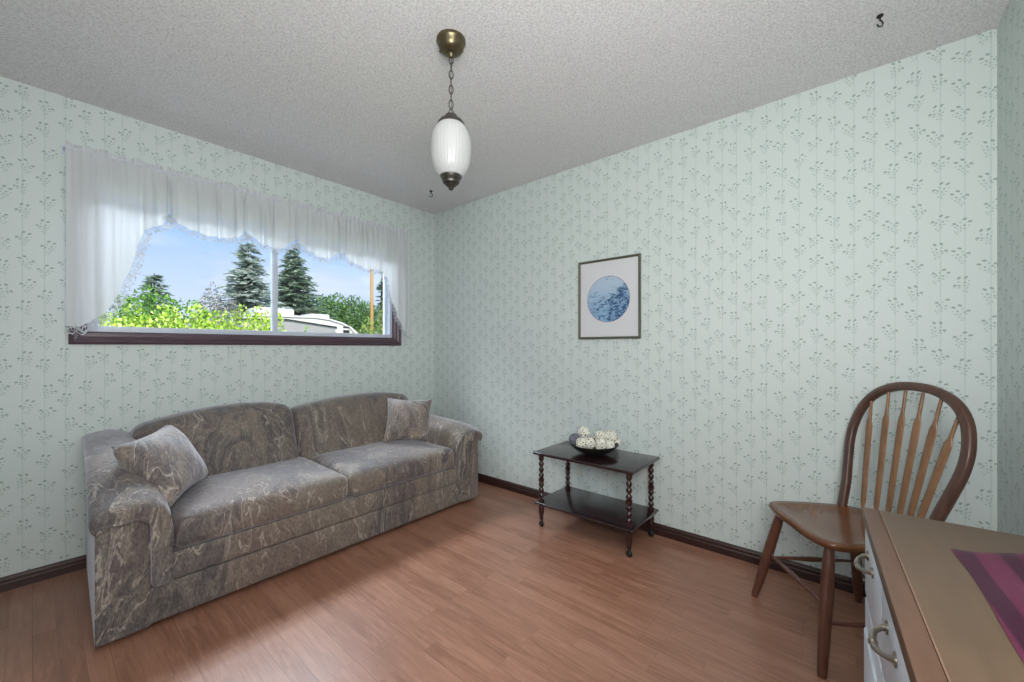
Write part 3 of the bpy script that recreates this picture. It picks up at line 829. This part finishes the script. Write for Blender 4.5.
for col_ in range(3):
    u0=.020+col_*.295; u1=u0+.287
    um=(u0+u1)/2-.022; T=DM()
    z0,z1=.562,.722; zm=.676
    dw=obj('drawer',dbox(u0,u1,.004,.022,z0,z1,.004),WHITEP,dr)
    bm=bmesh.new()
    pts=[(um-.044,.004,zm+.004),(um-.040,-.006,zm+.002),(um-.030,-.014,zm-.001),(um-.015,-.018,zm-.004),(um+.015,-.018,zm-.004),(um+.030,-.014,zm-.001),(um+.040,-.006,zm+.002),(um+.044,.004,zm+.004)]
    add_tube(bm,[T@Vector(p) for p in pts],[.0065,.0045,.0042,.0052,.0052,.0042,.0045,.0065],10)
    bmesh.ops.create_uvsphere(bm,u_segments=12,v_segments=8,radius=.0068,matrix=Matrix.Translation(T@Vector((um,-.019,zm-.004))))
    for s_ in (-1,1): add_tube(bm,[T@Vector((um+s_*.044,.005,zm+.004)),T@Vector((um+s_*.044,.001,zm+.004))],.011,12)
    obj('handle',bm,NICKEL,dw)
    dw=obj('door',dbox(u0,u1,.004,.022,.065,.552,.004),WHITEP,dr)
    obj('door_panel',dbox(u0+.05,u1-.05,-.002,.006,.115,.502,.003),WHITEP,dw)
# runner
T=DM(); rv=[];rf=[];ruv=[]
nu,nv=40,16
for i in range(nu+1):
    for j in range(nv+1):
        s=i/nu; t=j/nv
        u0=.175-.10*t+.006*math.sin(t*9); u=u0+(.88-u0)*s
        v=.118+t*.212+.004*math.sin(s*9)*(1-t)
        z=DZ+.0045+.0015*math.sin(s*23+t*7)*math.sin(t*11)
        if i==0 or j==0: z=DZ+.0016
        rv.append(T@Vector((u,v,z))); ruv.append((u,v-.118))
for i in range(nu):
    for j in range(nv):
        a=i*(nv+1)+j; rf.append((a,a+1,a+nv+2,a+nv+1))
o=pyobj('table_runner',rv,rf,RUNNER,None,origin=tuple(T@Vector((.5,.22,DZ+.003))),smooth=True)
ul=o.data.uv_layers.new(name='UVMap')
for lp in o.data.loops: ul.data[lp.index].uv=ruv[lp.vertex_index]
tag(o,'burgundy striped fabric runner lying on the tan dresser top','table runner')

# ------------------------------------------------------------------ pendant lamp
LX,LY=-1.369,-1.802
lp_=thing('pendant_lamp','ribbed white glass egg pendant lamp on a brass chain','lamp',(LX,LY,H))
C0=(LX,LY,0)
obj('canopy',add_lathe(bmesh.new(),[(0,H),(.060,H),(.0605,H-.012),(.055,H-.018),(.053,H-.030),(.044,H-.046),(.026,H-.056),(.014,H-.059),(.012,H-.068),(.006,H-.074),(0,H-.074)],C0,36),BRASS,lp_)
for s_ in (-1,1):
    bm=bmesh.new(); bmesh.ops.create_uvsphere(bm,u_segments=10,v_segments=8,radius=.006,matrix=Matrix.Translation((LX+s_*.045*.64,LY-s_*.045*.76,H-.048))); obj('screw',bm,BRASS,lp_)
bm=bmesh.new()
z=H-.068; k=0
while z>2.17:
    pts=[]
    for t in range(14):
        a=2*PI*t/14; x_=.0085*math.cos(a); zz=.0185*math.sin(a)
        ca,sa=(1,0) if k%2 else (0,1)
        c2,s2=math.cos(.9),math.sin(.9)
        pts.append((LX+x_*(ca*c2-sa*s2),LY+x_*(ca*s2+sa*c2),z-.015+zz))
    add_tube(bm,pts,.0021,6,closed=True); z-=.031; k+=1
cord=[(LX+.003*math.sin(i*1.3),LY+.003*math.cos(i*1.1),H-.07-(H-.07-2.127)*i/12) for i in range(13)]
add_tube(bm,cord,.0014,6)
obj('chain',bm,CHAINM,lp_)
bm=bmesh.new(); add_tube(bm,[(LX+.010*math.cos(2*PI*t/14)*.64,LY-.010*math.cos(2*PI*t/14)*.76,2.138+.012*math.sin(2*PI*t/14)) for t in range(14)],.0022,6,closed=True); obj('loop',bm,PEWTER,lp_)
obj('top_cap',add_lathe(bmesh.new(),[(0,2.127),(.012,2.127),(.024,2.124),(.027,2.118),(.027,2.113),(.034,2.109),(.048,2.100),(.056,2.089),(.057,2.082),(.050,2.082),(0,2.085)],C0,36),PEWTER,lp_)
prof=[]
for i in range(29):
    t=-1+2*i/28
    prof.append((.083*(1-.70*abs(t)**2.3)**.5*(1+.03*t),1.979+.110*t))
prof=[(0,prof[0][1])]+prof+[(0,prof[-1][1])]
obj('glass_shade',add_lathe(bmesh.new(),prof,C0,144,rib=.010,nr=36),GLOBE,lp_,angle=80)
obj('bottom_cap',add_lathe(bmesh.new(),[(0,1.880),(.045,1.880),(.047,1.874),(.043,1.864),(.037,1.856),(.034,1.852),(.036,1.848),(.033,1.841),(.022,1.836),(.023,1.832),(.017,1.827),(.010,1.823),(.011,1.818),(.007,1.813),(0,1.811)],C0,36),PEWTER,lp_)
# ceiling hooks
def hook(label,x,y,s,rz):
    r=thing('ceiling_hook',label,'hook',(x,y,H),rz,'ceiling hooks')
    R_=Matrix.Translation((x,y,H))@Matrix.Rotation(rz,4,'Z')
    obj('base',add_lathe(bmesh.new(),[(0,0),(.010*s,0),(.011*s,-.004*s),(.006*s,-.009*s),(.003*s,-.013*s),(0,-.013*s)],seg=16,axis=R_),BLACK,r)
    pts=[(0,0,-.010),(0,0,-.018),(.008,0,-.024),(.012,0,-.032),(.008,0,-.041),(0,0,-.044),(-.008,0,-.041),(-.011,0,-.034)]
    pts=[R_@(Vector(p)*s) for p in pts]
    obj('hook',add_tube(bmesh.new(),pts,.0025*s,8),BLACK,r)
hook('small black ceiling hook near the right end of the room',-.384,-3.167,1.0,math.radians(-50))
hook('small black ceiling hook above the corner behind the pendant lamp',-.39,-.443,1.15,math.radians(-50))

# ------------------------------------------------------------------ picture
py0,py1,pz0,pz1=-2.058,-1.608,1.213,1.752
pic=thing('framed_picture','framed round blue landscape print with white mat on the right wall','picture',(0,(py0+py1)/2,pz0))
def yzframe(y0,y1,z0,z1,prof):
    bm=bmesh.new(); R=[]
    for (cy,cz,sy,sz) in ((y0,z0,1,1),(y1,z0,-1,1),(y1,z1,-1,-1),(y0,z1,1,-1)):
        R.append([bm.verts.new((-b,cy+sy*a,cz+sz*a)) for a,b in prof])
    R.append(R[0])
    for A,B in zip(R,R[1:]):
        n=len(A)
        for k in range(n): bm.faces.new((A[k],A[(k+1)%n],B[(k+1)%n],B[k]))
    return bm
obj('frame',yzframe(py0,py1,pz0,pz1,[(0,.001),(0,.020),(.004,.024),(.010,.022),(.014,.018),(.016,.010),(.016,.001)]),FRAMEM,pic,smooth=False)
obj('mat_board',box(-.011,-.003,py0+.012,py1-.012,pz0+.012,pz1-.012),MATB,pic,smooth=False)
cy_,cz_=-1.832,1.480
bm=bmesh.new(); add_tube(bm,[(-.0110,cy_,cz_),(-.0125,cy_,cz_)],.152,64)
pr=obj('print',bm,PRINT,pic); 
# centre the print's own coordinates on the disc
for v in pr.data.vertices: v.co=WM[pic]@v.co-Vector((0,cy_,cz_))
pr.location=WM[pic].inverted()@Vector((0,cy_,cz_))
bm=bmesh.new(); add_tube(bm,[(-.0120,cy_+.154*math.cos(2*PI*t/64),cz_+.154*math.sin(2*PI*t/64)) for t in range(64)],.0018,6,closed=True)
obj('mat_bevel',bm,simple('mauve_ring',srgb(150,150,176),.5),pic)

# ------------------------------------------------------------------ outdoors
GZ=-.5
nt=NT('lawn'); n_=nt.noise(coords(nt),3,5).outputs[0]; nt.bsdf(nt.ramp(n_,[(.3,srgb(88,120,50)),(.7,srgb(150,170,90))]),.9); LAWN=nt.m
me_=box(-40,60,TH+.01,90,GZ-.2,GZ); struct(obj('ground',me_,LAWN,smooth=False))
HEDGE=mat_leaf('sunny_hedge_leaf',srgb(96,128,24),srgb(172,202,52),srgb(240,246,140))
GREENB=mat_leaf('green_bush_leaf',srgb(60,104,24),srgb(110,165,50),srgb(170,214,90))
SPRB=mat_leaf('blue_spruce_needles',srgb(130,142,130),srgb(204,214,204),srgb(245,248,240),.3)
SPRG=mat_leaf('green_spruce_needles',srgb(84,106,84),srgb(146,168,140),srgb(206,218,194),.25)
DARKG=mat_leaf('dark_tree_leaf',srgb(56,92,40),srgb(92,134,62),srgb(138,176,92),.25)
PALE=mat_leaf('pale_tree_leaf',srgb(104,124,44),srgb(158,180,84),srgb(212,222,132))
TWIG=mat_leaf('bare_bush_twig',srgb(112,104,100),srgb(160,152,150),srgb(196,190,190),.1)
BARK=simple('bark',srgb(88,70,56),.9,bump=.5)
def leaves(blobs,n,size,rnd,V=None,F=None,flat=.0):
    V=[] if V is None else V; F=[] if F is None else F
    tot=sum(b[3]*b[4]*b[5] for b in blobs)
    for (x,y,z,a,b,c_) in blobs:
        m=int(n*a*b*c_/tot)
        for _ in range(m):
            d=Vector((rnd.gauss(0,1),rnd.gauss(0,1),rnd.gauss(0,1))).normalized()*(rnd.random()**.28)
            p=Vector((x+d.x*a,y+d.y*b,z+d.z*c_))
            e=Euler((rnd.uniform(0,6.3),rnd.uniform(0,6.3),rnd.uniform(0,6.3))).to_matrix()
            s=size*rnd.uniform(.6,1.3); k=len(V)
            V+= [p+e@Vector(q)*s for q in ((-1,0,0),(0,-.5,.1),(1,0,0),(0,.5,.1))]
            F.append((k,k+1,k+2,k+3))
    return V,F
def bush(name,label,cat,blobs,n,size,mat,seed,group=None,trunk=None):
    rnd=random.Random(seed); V,F=leaves(blobs,n,size,rnd)
    bx=sum(b[0] for b in blobs)/len(blobs); by=sum(b[1] for b in blobs)/len(blobs)
    r=thing(name,label,cat,(bx,by,GZ),0,group)
    pyobj('foliage',V,F,mat,r)
    bm=bmesh.new()
    for b in blobs:
        rt=Vector((lerp(bx,b[0],.4),lerp(by,b[1],.4),GZ)); tp=Vector((b[0],b[1],b[2]))
        add_tube(bm,[rt,rt.lerp(tp,.6)+Vector((.05,0,0)),tp],[.05 if not trunk else trunk,.035,.01],7)
    obj('trunk' if trunk else 'stem',bm,BARK,r)
    return r
# hedges close to the window
bl=[]
rn=random.Random(3)
for i in range(9):
    x=-1.95+i*.235; bl.append((x,3.2+rn.uniform(-.15,.2),.62+rn.uniform(-.04,.03),.30,.5,1.02))
bl=[(x,3.4+rn.uniform(-.1,.15),.35,a,b,t_-.35) for x,a,b,t_ in [(-2.0,.32,.4,1.60),(-1.72,.32,.4,1.68),(-1.42,.32,.4,1.72),(-1.12,.30,.4,1.74),(-.85,.30,.4,1.70),(-.62,.28,.4,1.76),(-.42,.26,.4,1.80),(-.26,.22,.4,1.76),(-.16,.14,.3,1.60)]]
bush('hedge','bright yellow-green sunlit hedge just outside the window','hedge',bl,36000,.026,HEDGE,5)
bush('shrub','leafy green bush rising behind the left end of the hedge','shrub',[(-1.75,5.0,.8,.5,.5,1.20),(-1.35,5.0,.8,.5,.5,1.30),(-.9,5.1,.75,.5,.5,1.22),(-.5,5.2,.7,.45,.4,1.10)],13000,.034,GREENB,6)
bush('shrub','greyish twiggy bush left of the blue spruce','shrub',[(.15,8.0,.9,.35,.4,1.75),(.45,8.1,.9,.40,.4,1.50),(-.1,8.05,.8,.25,.4,1.45)],5200,.036,TWIG,7)
def spruce(label,x,y,top_,rad,mat,n,seed,size,zb=GZ):
    rnd=random.Random(seed); r=thing('spruce_tree',label,'tree',(x,y,zb),0,'spruce trees outside the window')
    hgt=top_-zb; V=[];F=[]
    tiers=int(n)
    for k in range(tiers):
        t=k/tiers; z=zb+hgt*(.12+.88*t); rr=rad*(1-t)**.9*(.80+.35*rnd.random())+.05
        nb_=max(6,int(20*(1-t)+6)); ph=rnd.random()*6
        for j in range(nb_):
            a=ph+2*PI*j/nb_+rnd.uniform(-.2,.2); L=rr*rnd.uniform(.7,1.15); zj=rnd.uniform(-1.1,1.1)*hgt*.88/tiers
            dirv=Vector((math.cos(a),math.sin(a),0)); side=Vector((-math.sin(a),math.cos(a),0))
            m=max(3,int(L/size*1.7))
            for q in range(m):
                f=(q+.6)/m; pc=Vector((x,y,z+zj))+dirv*L*f+Vector((0,0,-.42*L*f+.22*L*f*f))
                for s_ in (-1,0,1):
                    w=size*(1.15-f*.4)*rnd.uniform(.7,1.3)
                    d2=(dirv*.8+side*s_*.9+Vector((0,0,rnd.uniform(-.45,.25)))).normalized()
                    sd=d2.cross(Vector((rnd.uniform(-.5,.5),rnd.uniform(-.5,.5),1))).normalized()
                    k0=len(V); V+=[pc-sd*w*.28,pc+d2*w*.6-sd*w*.2,pc+d2*w*1.25,pc+d2*w*.6+sd*w*.25,pc+sd*w*.28]; F.append((k0,k0+1,k0+2,k0+3,k0+4))
    pyobj('foliage',V,F,mat,r)
    obj('trunk',add_tube(bmesh.new(),[(x,y,zb),(x,y,top_-.1)],[.16,.015],8),BARK,r)
    return r
spruce('silvery blue spruce seen through the left pane beside the window bar',2.66,14,5.05,2.35,SPRB,34,11,.25)
spruce('darker green spruce seen through the right pane beside the window bar',6.6,20,6.50,3.0,SPRG,36,12,.30)
spruce('small dark spruce top behind the green bush far left',1.2,22,4.75,1.9,SPRG,18,13,.26)
rn=random.Random(8)
bl=[(x,26+rn.uniform(-.6,.6),1.2,1.7,1.0,t_-1.2) for x,t_ in [(8.6,4.3),(9.8,4.7),(10.9,5.0),(12.0,5.25),(13.1,5.1),(14.2,4.8),(15.4,4.6)]]
bush('tree','dense dark green trees spreading behind the camper','tree',bl,34000,.12,DARKG,9,trunk=.12)
bush('tree','pale yellow-green leafy tree around the wooden pole','tree',[(3.15,6.6,.7,.28,.3,1.30),(3.55,6.3,1.0,.32,.3,1.50),(3.95,6.6,1.0,.35,.35,1.55)],7000,.036,PALE,10,trunk=.06)
spruce('thin sparse conifer behind the wooden pole at the right window edge',4.45,8.0,3.55,.42,SPRG,15,17,.10)
bush('shrub','small green weed standing before the camper side','shrub',[(2.15,7.9,.6,.12,.1,1.10)],420,.05,GREENB,14)
# hedge back to the left, keeps the far horizon green
rn=random.Random(18)
bl=[(-9+i*1.6,30,.8,1.5,1,1.2+rn.random()*.3) for i in range(12)]
bush('tree','low far row of dark trees along the horizon on the left','tree',bl,5000,.16,DARKG,19,trunk=.1)
pole=thing('wooden_pole','tall tan wooden pole outside at the right edge of the window','pole',(3.45,6.9,GZ))
obj('post',add_tube(bmesh.new(),[(3.45,6.9,GZ),(3.45,6.9,3.25)],[.05,.042],10),simple('pole_wood',srgb(196,150,92),.8),pole)
obj('cap',add_lathe(bmesh.new(),[(0,3.30),(.05,3.27),(.052,3.25),(0,3.25)],(3.45,6.9,0),10),simple('pole_cap_wood',srgb(176,130,80),.8),pole)
# camper
RVW=simple('camper_white',srgb(226,222,216),.4,var=.02); RVG=simple('camper_grey_panel',srgb(168,164,164),.5,var=.03)
DK=simple('camper_dark_glass',srgb(46,46,48),.3)
rvo=thing('camper_trailer','white camper trailer parked beyond the hedge','camper',(2.4,10,GZ))
top_rv=[(.75,2.02),(2.0,2.06),(2.9,2.07),(3.3,2.03),(3.7,1.93),(4.0,1.80),(4.22,1.62),(4.30,1.40),(4.32,.4)]
bm=bmesh.new(); poly=[(.75,GZ+.35)]+top_rv+[(4.1,GZ+.35)]
loft(bm,[[Vector((x,y,z)) for x,z in poly] for y in (9.0,11.2)]); obj('body',bm,RVW,rvo,smooth=False)
bm=bmesh.new(); poly=[(.8,GZ+.5),(.8,1.80),(2.1,1.88),(3.45,1.72),(3.52,1.5),(3.52,GZ+.5)]
loft(bm,[[Vector((x,y,z)) for x,z in poly] for y in (8.985,9.0)]); obj('side_panel',bm,RVG,rvo,smooth=False)
obj('awning_rail',add_tube(bmesh.new(),[(.8,8.96,1.88),(2.1,8.96,1.93),(3.5,8.96,1.77)],.022,8),DK,rvo)
obj('roof_vent',box(1.45,2.42,9.3,10.2,2.05,2.27,bev=.06),RVW,rvo); obj('roof_vent',box(2.95,3.55,9.5,10.3,2.02,2.19,bev=.05),RVW,rvo)
obj('roof_trim',add_tube(bmesh.new(),[(.75,8.985,1.98),(2.9,8.985,2.02),(3.3,8.985,1.975),(3.7,8.985,1.87),(3.95,8.985,1.74),(4.15,8.985,1.55)],.012,6),RVG,rvo)
for zz in (1.66,1.82):
    obj('camper_window',box(3.72,3.92,8.97,9.02,zz-.05,zz+.04 if zz<1.8 else zz-.01,bev=.01),DK,rvo)
for x in (1.6,3.2):
    bm=bmesh.new(); add_tube(bm,[(x,9.0,GZ+.33),(x,9.2,GZ+.33)],.33,20); obj('wheel',bm,BLACK,rvo)

# ------------------------------------------------------------------ world, lights
w=bpy.data.worlds.new('sky'); scene.world=w; w.use_nodes=True; t=w.node_tree; t.nodes.clear()
def N(typ,ins=None,**kw):
    nd=t.nodes.new(typ)
    for k,v in kw.items(): setattr(nd,k,v)
    for k,v in (ins or {}).items():
        if isinstance(v,bpy.types.NodeSocket): t.links.new(v,nd.inputs[k])
        else: nd.inputs[k].default_value=v
    return nd
tc=N('ShaderNodeTexCoord').outputs['Generated']
sz=N('ShaderNodeSeparateXYZ',{0:tc}).outputs[2]
rp=N('ShaderNodeValToRGB',{0:sz}); r=rp.color_ramp
r.elements[0].position=0; r.elements[0].color=srgb(222,230,242)
r.elements[1].position=.45; r.elements[1].color=srgb(92,150,236)
e=r.elements.new(.16); e.color=srgb(186,210,242)
e=r.elements.new(.28); e.color=srgb(128,178,242)
mp=N('ShaderNodeMapping',{'Vector':tc,'Scale':(1,1,3.2),'Location':(.3,.1,.2)}).outputs[0]
cn=N('ShaderNodeTexNoise',{'Vector':mp,'Scale':2.6,'Detail':6.,'Roughness':.5,'Distortion':.3}).outputs[0]
mr=N('ShaderNodeMapRange',{0:cn,1:.50,2:.72,3:0.,4:.85},interpolation_type='SMOOTHSTEP').outputs[0]
mx=t.nodes.new('ShaderNodeMix'); mx.data_type='RGBA'; t.links.new(mr,mx.inputs[0]); t.links.new(rp.outputs[0],mx.inputs[6]); mx.inputs[7].default_value=srgb(226,232,244)
bg=N('ShaderNodeBackground',{'Color':mx.outputs[2],'Strength':1.34})
t.links.new(bg.outputs[0],N('ShaderNodeOutputWorld').inputs[0])
def light(name,typ,loc,target,energy,color=(1,1,1),size=1,size_y=None,spread=None):
    d=bpy.data.lights.new(name,typ); d.energy=energy; d.color=color
    if typ=='AREA':
        d.shape='RECTANGLE' if size_y else 'SQUARE'; d.size=size
        if size_y: d.size_y=size_y
        if spread: d.spread=math.radians(spread)
    if typ=='SUN': d.angle=math.radians(1)
    if typ=='POINT': d.shadow_soft_size=size
    o=bpy.data.objects.new(name,d); link(o); o.location=loc
    o.rotation_euler=(Vector(target)-Vector(loc)).to_track_quat('-Z','Y').to_euler()
    return o
light('sun','SUN',(-3,-6,9),(0,3,0),6.2,(1,.96,.88))
# daylight falling through the window
light('window_daylight','AREA',(-1.38,1.7,3.55),(-1.4,-.8,0.4),600,(.84,.92,1),2.6,.8)
# unseen fill lights added behind the camera: one soft, one aimed at the ceiling
light('soft_fill','AREA',(-2.25,-3.35,2.2),(-.5,-1.6,1.0),8,(1,.98,.96),.9,.5)
light('ceiling_bounce','AREA',(-2.62,-3.3,1.45),(-1.0,-1.3,2.44),66,(1,.985,.97),1.0,.7)

# ------------------------------------------------------------------ camera
cd=bpy.data.cameras.new('camera'); cam=bpy.data.objects.new('camera',cd); link(cam)
cd.sensor_width=36; cd.sensor_fit='HORIZONTAL'; cd.lens=404/1024*36; cd.shift_y=6.5/1024; cd.clip_start=.02; cd.clip_end=300
cam.location=CAM; cam.rotation_euler=(PI/2,0,-math.atan2(cF,sF))
scene.camera=cam
scene.view_settings.view_transform='Standard'; scene.view_settings.look='None'; scene.view_settings.exposure=-0.12
